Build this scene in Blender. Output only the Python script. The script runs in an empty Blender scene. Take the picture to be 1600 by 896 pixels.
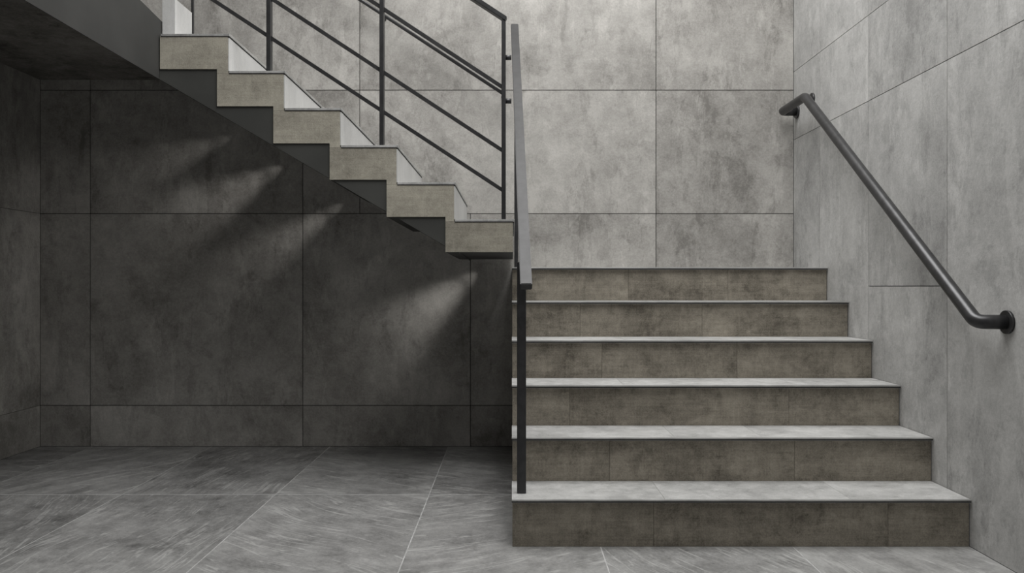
import bpy, bmesh, math
from mathutils import Vector, Matrix

F=1270.0; ZC=0.955; DW=4.85; DF=3.79; XR=1.68; XL=-2.815
def PX(x,D): return (x-800)/F*D
def PZ(y,D): return ZC+(448-y)/F*D
scene=bpy.context.scene
col=scene.collection

# ---------------------------------------------------------------- materials
def nt(name):
    m=bpy.data.materials.new(name); m.use_nodes=True
    t=m.node_tree; t.nodes.clear()
    out=t.nodes.new('ShaderNodeOutputMaterial'); b=t.nodes.new('ShaderNodeBsdfPrincipled')
    t.links.new(b.outputs[0],out.inputs[0])
    return m,t,b
def math_(t,op,a,b=None,clamp=False):
    n=t.nodes.new('ShaderNodeMath'); n.operation=op; n.use_clamp=clamp
    for i,v in enumerate((a,b)):
        if v is None: continue
        if isinstance(v,(int,float)): n.inputs[i].default_value=v
        else: t.links.new(v,n.inputs[i])
    return n.outputs[0]
def noise(t,vec,scale,detail=6,rough=.6,dist=0.0):
    n=t.nodes.new('ShaderNodeTexNoise'); n.inputs['Scale'].default_value=scale
    n.inputs['Detail'].default_value=detail; n.inputs['Roughness'].default_value=rough
    n.inputs['Distortion'].default_value=dist
    t.links.new(vec,n.inputs['Vector']); return n.outputs[0]
def mapping(t,vec,scale=(1,1,1),rot=(0,0,0)):
    n=t.nodes.new('ShaderNodeMapping'); n.inputs['Scale'].default_value=scale
    n.inputs['Rotation'].default_value=rot; t.links.new(vec,n.inputs['Vector']); return n.outputs[0]
def mrange(t,v,a,b,c,d,smooth=True):
    n=t.nodes.new('ShaderNodeMapRange')
    if smooth: n.interpolation_type='SMOOTHSTEP'
    t.links.new(v,n.inputs[0])
    for i,x in enumerate((a,b,c,d)): n.inputs[i+1].default_value=x
    return n.outputs[0]
def concrete(name,dark,light,scale=1.0,rough=.75,streak=(3.0,3.0,.9),var=.06,bump=.3,grain=.8,blot=.15,scratch=0.0,streak_amt=.25,weave=0.0,fine=1.25,wipe=.16,cloud=.72):
    m,t,b=nt(name)
    tc=t.nodes.new('ShaderNodeTexCoord'); geo=t.nodes.new('ShaderNodeNewGeometry')
    rnd=geo.outputs['Random Per Island']
    off=t.nodes.new('ShaderNodeCombineXYZ')
    r10=math_(t,'MULTIPLY',rnd,37.0)
    for i in range(3): t.links.new(r10,off.inputs[i])
    add=t.nodes.new('ShaderNodeVectorMath'); add.operation='ADD'
    t.links.new(tc.outputs['Object'],add.inputs[0]); t.links.new(off.outputs[0],add.inputs[1])
    v=add.outputs[0]
    n1=noise(t,v,1.2*scale,12,.66,.25)
    n2=noise(t,mapping(t,v,streak),1.6*scale,10,.7,.3)
    n3=noise(t,v,90*scale,4,.75)
    n4=noise(t,v,2.6*scale,12,.72,.35)
    n5=noise(t,v,9*scale,12,.8,.3)
    f=mrange(t,n1,.32,.68,0,1)
    f=math_(t,'MULTIPLY',f,1-streak_amt)
    f=math_(t,'ADD',f,math_(t,'MULTIPLY',mrange(t,n2,.3,.7,0,1),streak_amt))
    f=math_(t,'ADD',math_(t,'MULTIPLY',math_(t,'SUBTRACT',f,.5),cloud),.5)
    bl=mrange(t,n4,.535,.58,0,1)
    f=math_(t,'SUBTRACT',f,math_(t,'MULTIPLY',bl,blot))
    f=math_(t,'ADD',f,math_(t,'MULTIPLY',math_(t,'SUBTRACT',n5,.5),fine))
    f=math_(t,'ADD',f,math_(t,'MULTIPLY',math_(t,'SUBTRACT',n3,.5),grain))
    f=math_(t,'ADD',f,math_(t,'MULTIPLY',math_(t,'SUBTRACT',rnd,.5),var*3))
    if wipe>0:
        wp=None
        for rot,st in (((.3,.9,.2),(4,4,1.3)),((-.4,-1.3,.3),(5,5,1.4))):
            s=noise(t,mapping(t,v,st,rot),1.5*scale,12,.74,.4)
            s=mrange(t,s,.56,.58,0,1)
            wp=s if wp is None else math_(t,'SUBTRACT',wp,s)
        f=math_(t,'ADD',f,math_(t,'MULTIPLY',wp,wipe))
    sc=None
    if scratch>0:
        vr=t.nodes.new('ShaderNodeVectorRotate'); vr.rotation_type='Z_AXIS'
        t.links.new(v,vr.inputs['Vector']); t.links.new(math_(t,'MULTIPLY',rnd,5.0),vr.inputs['Angle'])
        n=t.nodes.new('ShaderNodeTexNoise'); n.inputs['Scale'].default_value=1.0; n.inputs['Detail'].default_value=1
        t.links.new(vr.outputs[0],n.inputs['Vector'])
        ws=t.nodes.new('ShaderNodeVectorMath'); ws.operation='SCALE'; ws.inputs['Scale'].default_value=.35
        t.links.new(n.outputs['Color'],ws.inputs[0])
        w=t.nodes.new('ShaderNodeVectorMath'); w.operation='ADD'
        t.links.new(vr.outputs[0],w.inputs[0]); t.links.new(ws.outputs[0],w.inputs[1])
        for ang,st,hi in ((.55,(.45,7,1),.013),(-.5,(.4,9,1),.012),(1.2,(.5,6,1),.013),(.1,(.35,11,1),.013),(2.2,(.5,8,1),.012)):
            s=noise(t,mapping(t,w.outputs[0],st,(0,0,ang)),1.2,3,.5,.1)
            s=math_(t,'ABSOLUTE',math_(t,'SUBTRACT',s,.54))
            s=mrange(t,s,0,hi,1,0)
            msk=mrange(t,noise(t,mapping(t,v,(1,1,1),(0,0,ang)),2.6+ang,5,.65),.48,.57,0,1)
            s=math_(t,'MULTIPLY',s,msk)
            sc=s if sc is None else math_(t,'MAXIMUM',sc,s)
        f=math_(t,'ADD',f,math_(t,'MULTIPLY',sc,scratch))
        br=noise(t,mapping(t,w.outputs[0],(1.6,4.0,1),(0,0,.5)),1.9,14,.82,.1)
        br2=mrange(t,noise(t,mapping(t,w.outputs[0],(1.4,4,1),(0,0,-.6)),1.9,14,.75,.2),.5,.55,0,1)
        br3=mrange(t,noise(t,mapping(t,w.outputs[0],(1.3,3.4,1),(0,0,1.0)),1.8,14,.75,.2),.52,.57,0,1)
        f=math_(t,'ADD',f,math_(t,'MULTIPLY',math_(t,'SUBTRACT',br,.5),.8))
        f=math_(t,'ADD',f,math_(t,'MULTIPLY',math_(t,'SUBTRACT',br2,br3),.10))
    if weave>0:
        a=noise(t,mapping(t,v,(1.5,1.5,50)),3,4,.6); c=noise(t,mapping(t,v,(60,60,2.5)),3,4,.6)
        f=math_(t,'ADD',f,math_(t,'MULTIPLY',math_(t,'SUBTRACT',math_(t,'ADD',math_(t,'MULTIPLY',a,1.2),math_(t,'MULTIPLY',c,.8)),1.0),weave))
    f=math_(t,'MINIMUM',math_(t,'MAXIMUM',f,0.0),1.0)
    mix=t.nodes.new('ShaderNodeMix'); mix.data_type='RGBA'
    t.links.new(f,mix.inputs[0]); mix.inputs[6].default_value=(*dark,1); mix.inputs[7].default_value=(*light,1)
    t.links.new(mix.outputs[2],b.inputs['Base Color'])
    rr=math_(t,'ADD',math_(t,'MULTIPLY',n4,.25),rough-.12)
    t.links.new(rr,b.inputs['Roughness'])
    bp=t.nodes.new('ShaderNodeBump'); bp.inputs['Strength'].default_value=bump; bp.inputs['Distance'].default_value=.01
    h=math_(t,'ADD',math_(t,'MULTIPLY',n5,.7),math_(t,'MULTIPLY',n3,.15))
    if sc is not None: h=math_(t,'ADD',h,math_(t,'MULTIPLY',sc,.15))
    t.links.new(h,bp.inputs['Height']); t.links.new(bp.outputs[0],b.inputs['Normal'])
    return m
def plain(name,colr,rough=.5,metal=0.0,n_amt=.15,scale=20):
    m,t,b=nt(name)
    tc=t.nodes.new('ShaderNodeTexCoord'); n=noise(t,tc.outputs['Object'],scale,5,.6)
    n=mrange(t,n,.35,.65,0,1)
    mix=t.nodes.new('ShaderNodeMix'); mix.data_type='RGBA'; t.links.new(n,mix.inputs[0])
    mix.inputs[6].default_value=(*[c*(1-n_amt) for c in colr],1); mix.inputs[7].default_value=(*[c*(1+n_amt) for c in colr],1)
    t.links.new(mix.outputs[2],b.inputs['Base Color'])
    b.inputs['Roughness'].default_value=rough; b.inputs['Metallic'].default_value=metal
    return m

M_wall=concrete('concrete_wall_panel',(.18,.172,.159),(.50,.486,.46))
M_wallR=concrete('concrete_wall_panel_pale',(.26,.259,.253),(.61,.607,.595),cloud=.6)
M_joint=plain('dark_joint',(.012,.012,.012),.9)
M_jointL=plain('pale_grout',(.44,.44,.435),.9)
M_floor=concrete('slate_floor_tile',(.075,.075,.073),(.39,.39,.382),scale=1.0,rough=.46,scratch=.42,streak_amt=.1,var=.05,grain=.5,wipe=0,blot=.08,cloud=.4,fine=1.3)
M_riser=concrete('taupe_riser_tile',(.105,.092,.072),(.37,.335,.275),scale=2.0,streak=(1,1,4),streak_amt=.45,weave=.35,grain=1.1,fine=1.4,wipe=.1)
M_fascia=concrete('beige_fascia_tile',(.205,.19,.155),(.47,.442,.37),scale=2.0,streak=(1,1,4),streak_amt=.45,weave=.35,grain=1.1,blot=.1,wipe=.1)
M_tread=concrete('grey_tread_tile',(.25,.25,.245),(.57,.57,.56),scale=2.2,streak=(1,5,1),rough=.5,grain=.7,blot=.12)
M_white=concrete('pale_riser_tile',(.5,.5,.495),(.66,.66,.65),scale=2.0,rough=.5,blot=.05,fine=.6)
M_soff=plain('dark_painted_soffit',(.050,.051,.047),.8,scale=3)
M_land=plain('dark_unlit_landing',(.033,.033,.031),.8,scale=3)  # landing's unlit darkness put into the colour, darker than the soffit
M_ceil=concrete('dark_concrete_ceiling',(.06,.056,.05),(.30,.285,.265),scale=1.0)
M_metal=plain('dark_grey_metal',(.055,.055,.057),.4,.6)
M_metalL=plain('satin_grey_metal',(.034,.034,.035),.5,.3)
M_tube=plain('gunmetal_tube',(.055,.055,.057),.34,.6)
M_steel=plain('steel_nosing',(.5,.5,.49),.4,.5,.15,8)

# ---------------------------------------------------------------- mesh helpers
def new_obj(name,bm,mats,parent=None,**props):
    me=bpy.data.meshes.new(name); bm.normal_update(); bm.to_mesh(me); bm.free()
    for m in (mats if isinstance(mats,(list,tuple)) else [mats]): me.materials.append(m)
    o=bpy.data.objects.new(name,me); col.objects.link(o)
    for k,v in props.items(): o[k]=v
    return o
def empty(name,loc=(0,0,0),**props):
    e=bpy.data.objects.new(name,None); col.objects.link(e); e.location=loc
    e.empty_display_size=.1
    for k,v in props.items(): e[k]=v
    bpy.context.view_layer.update()
    return e
def box(bm,x0,x1,y0,y1,z0,z1,mi=0,bevel=0):
    vs=[bm.verts.new(p) for p in ((x0,y0,z0),(x1,y0,z0),(x1,y1,z0),(x0,y1,z0),(x0,y0,z1),(x1,y0,z1),(x1,y1,z1),(x0,y1,z1))]
    fs=[]
    for q in ((0,3,2,1),(4,5,6,7),(0,1,5,4),(1,2,6,5),(2,3,7,6),(3,0,4,7)):
        f=bm.faces.new([vs[i] for i in q]); f.material_index=mi; fs.append(f)
    if bevel:
        es=list({e for f in fs for e in f.edges})
        bmesh.ops.bevel(bm,geom=es,offset=bevel,segments=2,affect='EDGES',profile=.5)
def extrude_xz(bm,pts,y0,y1,classify=None):
    a=[bm.verts.new((x,y0,z)) for x,z in pts]; b=[bm.verts.new((x,y1,z)) for x,z in pts]
    n=len(pts); fs=[bm.faces.new(a),bm.faces.new(b[::-1])]
    for i in range(n):
        j=(i+1)%n; fs.append(bm.faces.new((a[j],a[i],b[i],b[j])))
    bmesh.ops.recalc_face_normals(bm,faces=fs); bm.normal_update()
    if classify:
        for f in fs: f.material_index=classify(f.normal)
    return fs
def rail_box(bm,p0,p1,w,h,side=Vector((1,0,0))):
    p0=Vector(p0); p1=Vector(p1); d=(p1-p0).normalized()
    s=(side-d*side.dot(d)).normalized(); u=s.cross(d).normalized()
    vs=[]
    for p in (p0,p1):
        for a,c in ((-1,-1),(1,-1),(1,1),(-1,1)):
            vs.append(bm.verts.new(p+s*(a*w/2)+u*(c*h/2)))
    fs=[bm.faces.new([vs[i] for i in q]) for q in ((0,1,2,3),(7,6,5,4),(0,4,5,1),(1,5,6,2),(2,6,7,3),(3,7,4,0))]
    bmesh.ops.recalc_face_normals(bm,faces=fs)
    es=list({e for f in fs for e in f.edges})
    bmesh.ops.bevel(bm,geom=es,offset=min(w,h)*.1,segments=2,affect='EDGES')
def tube(bm,pts,r,seg=20,closed=False):
    pts=[Vector(p) for p in pts]; rings=[]; up=None
    for i,p in enumerate(pts):
        d=((pts[i+1] if i<len(pts)-1 else p)-(pts[i-1] if i>0 else p)).normalized()
        if up is None:
            up=Vector((0,0,1)) if abs(d.z)<.9 else Vector((1,0,0))
        s=d.cross(up).normalized(); up=s.cross(d).normalized()
        rings.append([bm.verts.new(p+(s*math.cos(2*math.pi*k/seg)+up*math.sin(2*math.pi*k/seg))*r) for k in range(seg)])
    for a,b in zip(rings,rings[1:]):
        for k in range(seg):
            f=bm.faces.new((a[k],a[(k+1)%seg],b[(k+1)%seg],b[k])); f.smooth=True
    bm.faces.new(rings[0][::-1]); bm.faces.new(rings[-1])
    bmesh.ops.recalc_face_normals(bm,faces=bm.faces)
def fillet(pts,r,n=8):
    pts=[Vector(p) for p in pts]; out=[pts[0]]
    for a,b,c in zip(pts,pts[1:],pts[2:]):
        d0=(a-b).normalized(); d1=(c-b).normalized(); p0=b+d0*r; p1=b+d1*r
        for k in range(n+1):
            t=k/n; out.append(p0*(1-t)**2+b*2*t*(1-t)+p1*t*t)
    out.append(pts[-1]); return out

# ---------------------------------------------------------------- room
G=.0022
TOP=5.2
bm=bmesh.new()
box(bm,XL-.1,XR+.1,DW+.006,DW+.15,-.05,TOP,1)
z634=PZ(634,DW); z334=PZ(334,DW); z141=PZ(141,DW)
def panels_back(x_list,z0,z1):
    for a,b in zip(x_list,x_list[1:]):
        box(bm,a+G,b-G,DW,DW+.01,z0+G,z1-G,0)
xa=[XL,PX(141,DW),PX(473,DW),PX(735,DW),PX(1025,DW),XR]
panels_back(xa,0,z634); panels_back(xa,z634,z334)
xb=[XL,PX(141,DW),PX(473,DW),PX(562,DW),PX(1025,DW),XR]
panels_back(xb,z334,z141)
xc=[XL,PX(141,DW),PX(562,DW),PX(1025,DW),XR]
panels_back(xc,z141,3.35); panels_back(xc,3.35,TOP)
new_obj('wall_back',bm,[M_wall,M_joint],kind='structure')
bm=bmesh.new()
YF=-1.0
box(bm,XR+.006,XR+.15,YF,DW+.1,-.05,TOP,1)
def R(y0,y1,z0,z1): box(bm,XR,XR+.01,y0+G*.8,y1-G*.8,z0+G*.8,z1-G*.8,0)
d1=XR*F/481; d2=XR*F/557; d3=XR*F/680
zA=2.235; zB=1.83; zC=.957
R(d1,DW,0,zB); R(d1,DW,zB,zA); R(d1,DW,zA,3.3); R(d1,DW,3.3,TOP)
R(d2,d1,0,zB); R(d2,d1,zB,zA); R(d2,d1,zA,3.3); R(d2,d1,3.3,TOP)
R(d3,d2,0,zC); R(d3,d2,zC,zB); R(d3,d2,zB,zA); R(d3,d2,zA,3.3); R(d3,d2,3.3,TOP)
R(d3-1.4,d3,0,zB); R(d3-1.4,d3,zB,3.3); R(d3-1.4,d3,3.3,TOP)
R(YF,d3-1.4,0,zB); R(YF,d3-1.4,zB,3.3); R(YF,d3-1.4,3.3,TOP)
new_obj('wall_right',bm,[M_wallR,M_joint],kind='structure')
bm=bmesh.new()
box(bm,XL-.15,XL-.006,YF,DW+.1,-.05,TOP,1)
for y0,y1 in ((YF,1.1),(1.1,2.9),(2.9,DW)):
    for z0,z1 in ((0,z634),(z634,z334),(z334,2.188),(2.188,3.6),(3.6,TOP)):
        box(bm,XL-.01,XL,y0+G*.5,y1-G*.5,z0+G*.5,z1-G*.5,0)
new_obj('wall_left',bm,[M_wall,M_joint],kind='structure')
bm=bmesh.new()
box(bm,XL,XR,YF,DW,-.1,-.0006,1)
TX=.705; TY=1.45
x=-1.79-2*TX
while x<XR:
    y=3.73-4*TY
    while y<DW:
        x0=max(x,XL);x1=min(x+TX,XR);y0=max(y,YF);y1=min(y+TY,DW)
        if x1-x0>.02 and y1-y0>.02: box(bm,x0+.0023,x1-.0023,y0+.0045,y1-.0045,-.002,0,0)
        y+=TY
    x+=TX
new_obj('floor',bm,[M_floor,M_jointL],kind='structure')
XE=-1.647; XCR=PX(250,DW); ZCE=PZ(125,DW)
XSE=PX(735,DW); ZSE=PZ(408,DW)
def zs(x): return ZCE+(ZSE-ZCE)*(x-XCR)/(XSE-XCR)
bm=bmesh.new()
def landing_ring(y,ztop):
    return [bm.verts.new(p) for p in ((XE,y,ztop),(XE,y,zs(XE)),(XCR,y,ZCE),(XL,y,ZCE),(XL,y,ztop))]
secs=[(0.6,2.9),(3.60,2.225),(3.96,2.1895),(DW,2.1895)]
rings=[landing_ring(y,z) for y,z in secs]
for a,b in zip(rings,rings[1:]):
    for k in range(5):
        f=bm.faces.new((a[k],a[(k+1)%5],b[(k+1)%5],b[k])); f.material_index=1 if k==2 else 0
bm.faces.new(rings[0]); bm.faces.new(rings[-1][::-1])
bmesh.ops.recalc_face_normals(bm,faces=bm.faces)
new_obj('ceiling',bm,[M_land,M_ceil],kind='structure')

# ---------------------------------------------------------------- lower staircase
RH=.176; RD=.27; D0=2.964
st=empty('staircase',(XR/2,D0+.8,0),label='wide concrete staircase with taupe tiled risers and grey treads',category='stairs')
def child(o,par):
    o.parent=par; o.matrix_parent_inverse=par.matrix_world.inverted()
    return o
bm=bmesh.new()
y=D0+.036
a=[(y,0)]
for i in range(6):
    a.append((y+i*RD,(i+1)*RH-.03)); 
    if i<5: a.append((y+(i+1)*RD,(i+1)*RH-.03))
a.append((DW-.002,6*RH-.03)); a.append((DW-.002,0))
X0=.001
va=[bm.verts.new((X0+.004,p,q)) for p,q in a]; vb=[bm.verts.new((XR-.004,p,q)) for p,q in a]
bm.faces.new(va); bm.faces.new(vb[::-1])
for i in range(len(a)):
    j=(i+1)%len(a); bm.faces.new((va[i],va[j],vb[j],vb[i]))
bmesh.ops.recalc_face_normals(bm,faces=bm.faces)
child(new_obj('stair_body',bm,M_riser),st)
cuts=[[.52,1.38],[.39,1.13],[.25,1.20],[.42,1.05],[.34,.95],[.62,1.15]]
for i in range(6):
    yf=D0+i*RD; zt=(i+1)*RH
    bm=bmesh.new()
    xs=[X0]+[c for c in cuts[i]]+[XR-.003]
    for p,q in zip(xs,xs[1:]): box(bm,p+.0006,q-.0006,yf+.018,yf+.0362,i*RH+.0005,zt-.0125,0)
    child(new_obj('riser',bm,M_riser),st)
    bm=bmesh.new()
    yb=(yf+RD+.02) if i<5 else DW-.003
    xs=[X0-.002,.56+.1*math.sin(i*2),1.12+.12*math.cos(i*3),XR-.003]
    for p,q in zip(xs,xs[1:]): box(bm,p+.0005,q-.0005,yf+.004,yb,zt-.012,zt,0)
    child(new_obj('tread',bm,M_tread),st)
    bm=bmesh.new()
    box(bm,X0-.002,XR-.003,yf,yf+.008,zt-.0055,zt+.0012,0,.0008)
    box(bm,X0-.002,XR-.003,yf+.0035,yf+.010,zt-.0105,zt-.006,1)
    child(new_obj('nosing_strip',bm,[M_steel,M_joint],label='thin steel edge strip'),st)

# ---------------------------------------------------------------- upper staircase
Rk=[358,445,533,621,711,803]; Lk=[250,339,427,515,604,696]
Tk=[53,111,169,227,285,343]; Bk=[108,166,224,281,339,394]
YB=DW-.03
up=empty('staircase',(PX(550,DF),DF+.5,PZ(343,DF)),label='zigzag concrete stair flight with beige stepped side and dark soffit',category='stairs')
fix=[]
for k in range(6):
    xl=PX(Lk[0],DF) if k==0 else PX(Rk[k-1]-1.5,DF)
    fix+= [(xl,PZ(Tk[k]+3.5,DF)),(PX(Rk[k]-1.5,DF),PZ(Tk[k]+3.5,DF))]
fix.append((PX(Rk[5]-1.5,DF),PZ(Bk[5],DF)))
for k in range(5,-1,-1):
    fix.append((PX(Lk[k],DF),PZ(Bk[k],DF)))
    if k>0: fix.append((PX(Lk[k],DF),PZ(Bk[k-1],DF)))
bm=bmesh.new()
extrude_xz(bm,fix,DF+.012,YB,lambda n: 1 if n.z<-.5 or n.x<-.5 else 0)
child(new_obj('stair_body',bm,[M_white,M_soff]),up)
bm=bmesh.new()
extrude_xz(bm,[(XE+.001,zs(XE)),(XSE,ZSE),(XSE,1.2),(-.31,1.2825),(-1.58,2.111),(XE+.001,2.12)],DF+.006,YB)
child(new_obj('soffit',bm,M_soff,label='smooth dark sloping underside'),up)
bm=bmesh.new()
for k in range(6):
    xl=PX(Lk[k],DF); xr=PX(Rk[k]-1.5,DF); zt=PZ(Tk[k]+3.5,DF); zb=PZ(Bk[k],DF)
    g=.0006
    if k<5:
        xn=PX(Lk[k+1],DF); zn=PZ(Tk[k+1]+3.5,DF)
        p=[(xl,zt),(xr,zt),(xr,zn+g),(xn,zn+g),(xn,zb),(xl,zb)]
        if k>0: p=[(xl,zt),(PX(Rk[k-1]-1.5,DF),zt),(xr,zt),(xr,zn+g),(xn,zn+g),(xn,zb),(xl,zb)]
    else:
        p=[(xl,zt),(xr,zt),(xr,zb),(xl,zb)]
    extrude_xz(bm,p,DF,DF+.0125)
child(new_obj('fascia',bm,M_fascia,label='beige stepped side cladding'),up)
for k in range(6):
    xl=(PX(Lk[0],DF) if k==0 else PX(Rk[k-1]-1.5,DF))
    zt=PZ(Tk[k],DF); zb=PZ(Tk[k]+3.5,DF)
    bm=bmesh.new(); box(bm,xl+.004,PX(Rk[k]-1,DF),DF-.002,YB,zb,zt,0,.001)
    box(bm,xl+.004,PX(Rk[k]-1,DF),DF-.0015,DF+.02,zb-.0035,zb,1)
    child(new_obj('tread',bm,[M_tread,M_joint]),up)
    bm=bmesh.new(); box(bm,PX(Rk[k]-1,DF),PX(Rk[k]-1,DF)+.006,DF-.004,YB,zb-.001,zt+.0015,0,.001)
    box(bm,PX(Rk[k]-1,DF)-.002,PX(Rk[k]-1,DF)+.003,DF-.001,YB,zb-.007,zb-.001,1)
    child(new_obj('nosing_strip',bm,[M_steel,M_joint],label='thin steel edge strip'),up)
    if k<5:
        zn=PZ(Tk[k+1],DF); xr=PX(Rk[k]-1.5,DF)
        bm=bmesh.new(); box(bm,xr,xr+.004,DF+.0,YB,zn,zb-.007,0)
        child(new_obj('riser',bm,M_white,label='pale smooth riser'),up)
yq=PX(269.5,DF)*F/(300-800)
bm=bmesh.new(); box(bm,XE+.003,PX(269.5,DF),DF+.03,yq,PZ(Tk[0],DF)+.0005,PZ(-6,DF),0,.001)
child(new_obj('riser',bm,M_white,label='pale smooth riser'),up)

# ---------------------------------------------------------------- upper railing
rl=empty('stair_railing',(PX(787,DF),DF+.03,PZ(343,DF)),label='dark metal railing with slanted bars on the upper flight',category='railing')
YR=DF+.035
def pz(y): return PZ(y,YR)
def px(x): return PX(x,YR)
S=.657
def bar_y(yend,x): return yend-(787-x)*S
for x,k in ((421,1),(597,3),(787,5)):
    topy=bar_y(28,x)
    bm=bmesh.new(); box(bm,px(x-3.3),px(x+3.3),YR-.018,YR+.018,PZ(Tk[k],DF)+.0002,pz(topy)-.012,0,.0015)
    child(new_obj('post',bm,M_metal),rl)
yq+=.02
bm=bmesh.new(); box(bm,PX(299.5,yq),PX(302.5,yq),yq-.008,yq+.008,PZ(Tk[0],DF)+.0002,3.4)
child(new_obj('post',bm,M_metal),rl)
for ye,h in ((298,.017),(236,.017),(137,.017)):
    xs=120
    bm=bmesh.new(); rail_box(bm,(px(xs),YR,pz(bar_y(ye,xs))),(px(786),YR,pz(ye)),.012,h,Vector((0,1,0)))
    child(new_obj('bar',bm,M_metal),rl)
bm=bmesh.new(); rail_box(bm,(px(120),YR,pz(bar_y(30,120))),(px(790.5),YR,pz(31)),.045,.02,Vector((0,1,0)))
child(new_obj('handrail',bm,M_metal),rl)
for yy in (90,158):
    bm=bmesh.new(); tube(bm,[(px(788),YR+.0,pz(yy)),(px(799),YR+.0,pz(yy))],.012,14)
    child(new_obj('connector',bm,M_metal),rl)

wr=empty('wall_handrail',(PX(700,4.76),4.76,PZ(100,4.76)),label='slender dark handrail fixed to the concrete wall above the steps',category='handrail')
YW=4.76
def wy(x): return 147-(787-x)*.657
bm=bmesh.new(); tube(bm,[(PX(150,YW),YW,PZ(wy(150),YW)),(PX(787,YW),YW,PZ(wy(787),YW))],.010,14)
child(new_obj('rail',bm,M_tube),wr)
for x in (300,597,786):
    z=PZ(wy(x),YW); X=PX(x,YW)
    bm=bmesh.new(); tube(bm,[(X,YW,z),(X,DW-.001,z)],.006,10)
    tube(bm,[(X,DW-.006,z),(X,DW-.0005,z)],.012,18)
    child(new_obj('bracket',bm,M_tube),wr)

# ---------------------------------------------------------------- lower railing
lr=empty('stair_railing',(.036,3.07,RH),label='dark flat-bar stair railing along the open edge of the steps',category='railing')
pA=Vector((.0515,2.95,.953)); 
De=4.66; pB=Vector((PX(804,De),De,PZ(41,De)))
bm=bmesh.new(); rail_box(bm,pA,pB,.043,.03)
child(new_obj('handrail',bm,M_metalL,label='satin grey flat handrail'),lr)
def rail_pt(y): t=(y-pA.y)/(pB.y-pA.y); return pA.lerp(pB,t)
q=rail_pt(3.07)
bm=bmesh.new(); box(bm,.036-.017,.036+.017,3.07-.017,3.07+.017,RH+.0004,q.z-.01,0,.002)
child(new_obj('post',bm,M_metal),lr)
q=rail_pt(4.56)
bm=bmesh.new(); box(bm,q.x-.004,q.x+.018,4.56-.016,4.56+.016,6*RH+.0004,q.z-.01,0,.002)
child(new_obj('post',bm,M_metal),lr)

# ---------------------------------------------------------------- right wall handrail
hr=empty('wall_handrail',(1.6,3.6,.83),label='dark polished tubular handrail bent into the pale concrete wall',category='handrail')
XH=1.59
path=fillet([(XR-.004,2.752,.834),(XH,2.785,.834),(XH,4.41,1.985),(XH,4.785,1.985),(XR-.004,4.785,1.985)],.026,10)
bm=bmesh.new(); tube(bm,path,.0245,24)
child(new_obj('rail',bm,M_tube),hr)
for (y,z) in ((2.752,.834),(4.785,1.985)):
    bm=bmesh.new(); tube(bm,[(XR-.010,y,z),(XR-.007,y,z),(XR-.0005,y,z)],.040,28)
    child(new_obj('flange',bm,M_tube),hr)
bm=bmesh.new(); tube(bm,fillet([(XH,4.50,1.985),(XH+.04,4.52,1.99),(XR-.004,4.54,2.0)],.02,6),.012,12)
tube(bm,[(XR-.010,4.54,2.0),(XR-.0005,4.54,2.0)],.036,24)
child(new_obj('bracket',bm,M_tube),hr)

# ---------------------------------------------------------------- lights
def area(name,loc,rot,sx,sy,e,c=(1,1,1)):
    l=bpy.data.lights.new(name,'AREA'); l.shape='RECTANGLE'; l.size=sx; l.size_y=sy; l.energy=e; l.color=c
    o=bpy.data.objects.new(name,l); col.objects.link(o); o.location=loc; o.rotation_euler=rot; return o
area('skylight',(.35,3.0,4.9),(0,0,0),2.4,3.0,200,(1,.993,.98))
area('front_fill',(.3,.9,4.9),(0,0,0),1.6,1.4,36,(1,.993,.98))  # added fill lamp, lifts the floor and steps near the camera
def spot(name,loc,target,e,ang=60,r=.03,blend=.5,c=(1,.97,.93),lat=None):
    l=bpy.data.lights.new(name,'SPOT'); l.energy=e; l.spot_size=math.radians(ang); l.spot_blend=blend; l.shadow_soft_size=r; l.color=c
    o=bpy.data.objects.new(name,l); col.objects.link(o)
    d=(Vector(target)-Vector(loc)).normalized()
    zax=-d; n=Vector((0,1,0)); yax=(n-zax*n.dot(zax)).normalized(); xax=yax.cross(zax)
    m=Matrix((xax,yax,zax)).transposed().to_4x4(); m.translation=Vector(loc)
    o.matrix_world=m
    if lat: o.scale=(lat,1,1)
    return o
# added unseen spots standing in for light leaking through the gap behind the flight
def fan(x0,y0,ang_deg,k,lat=.42):
    a=math.radians(ang_deg); dx=-math.cos(a); dz=-math.sin(a)
    X=PX(x0,DW); Z=PZ(y0,DW)
    for off,r,e in ((.07,.42,.40),(.17,.75,2.5),(.28,1.3,3.8)):
        spot('streak_spot',(X,DW-off,Z),(X+dx*r,DW,Z+dz*r),e*k,60,.006,1.0,lat=lat)
fan(462,250,28,1.1,.62)
fan(385,206,20,.4,.5)
fan(556,306,33,.75,.5)
fan(765,412,37,1.35,.68)
fan(655,362,38,.55,.42)
w=bpy.data.worlds.new('World'); scene.world=w; w.use_nodes=True
w.node_tree.nodes['Background'].inputs[0].default_value=(.96,.945,.93,1)
w.node_tree.nodes['Background'].inputs[1].default_value=.17

cam=bpy.data.cameras.new('Camera'); cam.lens=F/1600*36; cam.sensor_width=36; cam.sensor_fit='HORIZONTAL'
co=bpy.data.objects.new('Camera',cam); col.objects.link(co); co.location=(0,0,ZC); co.rotation_euler=(math.pi/2,0,0)
cam.clip_start=.02
scene.camera=co
scene.view_settings.view_transform='Standard'
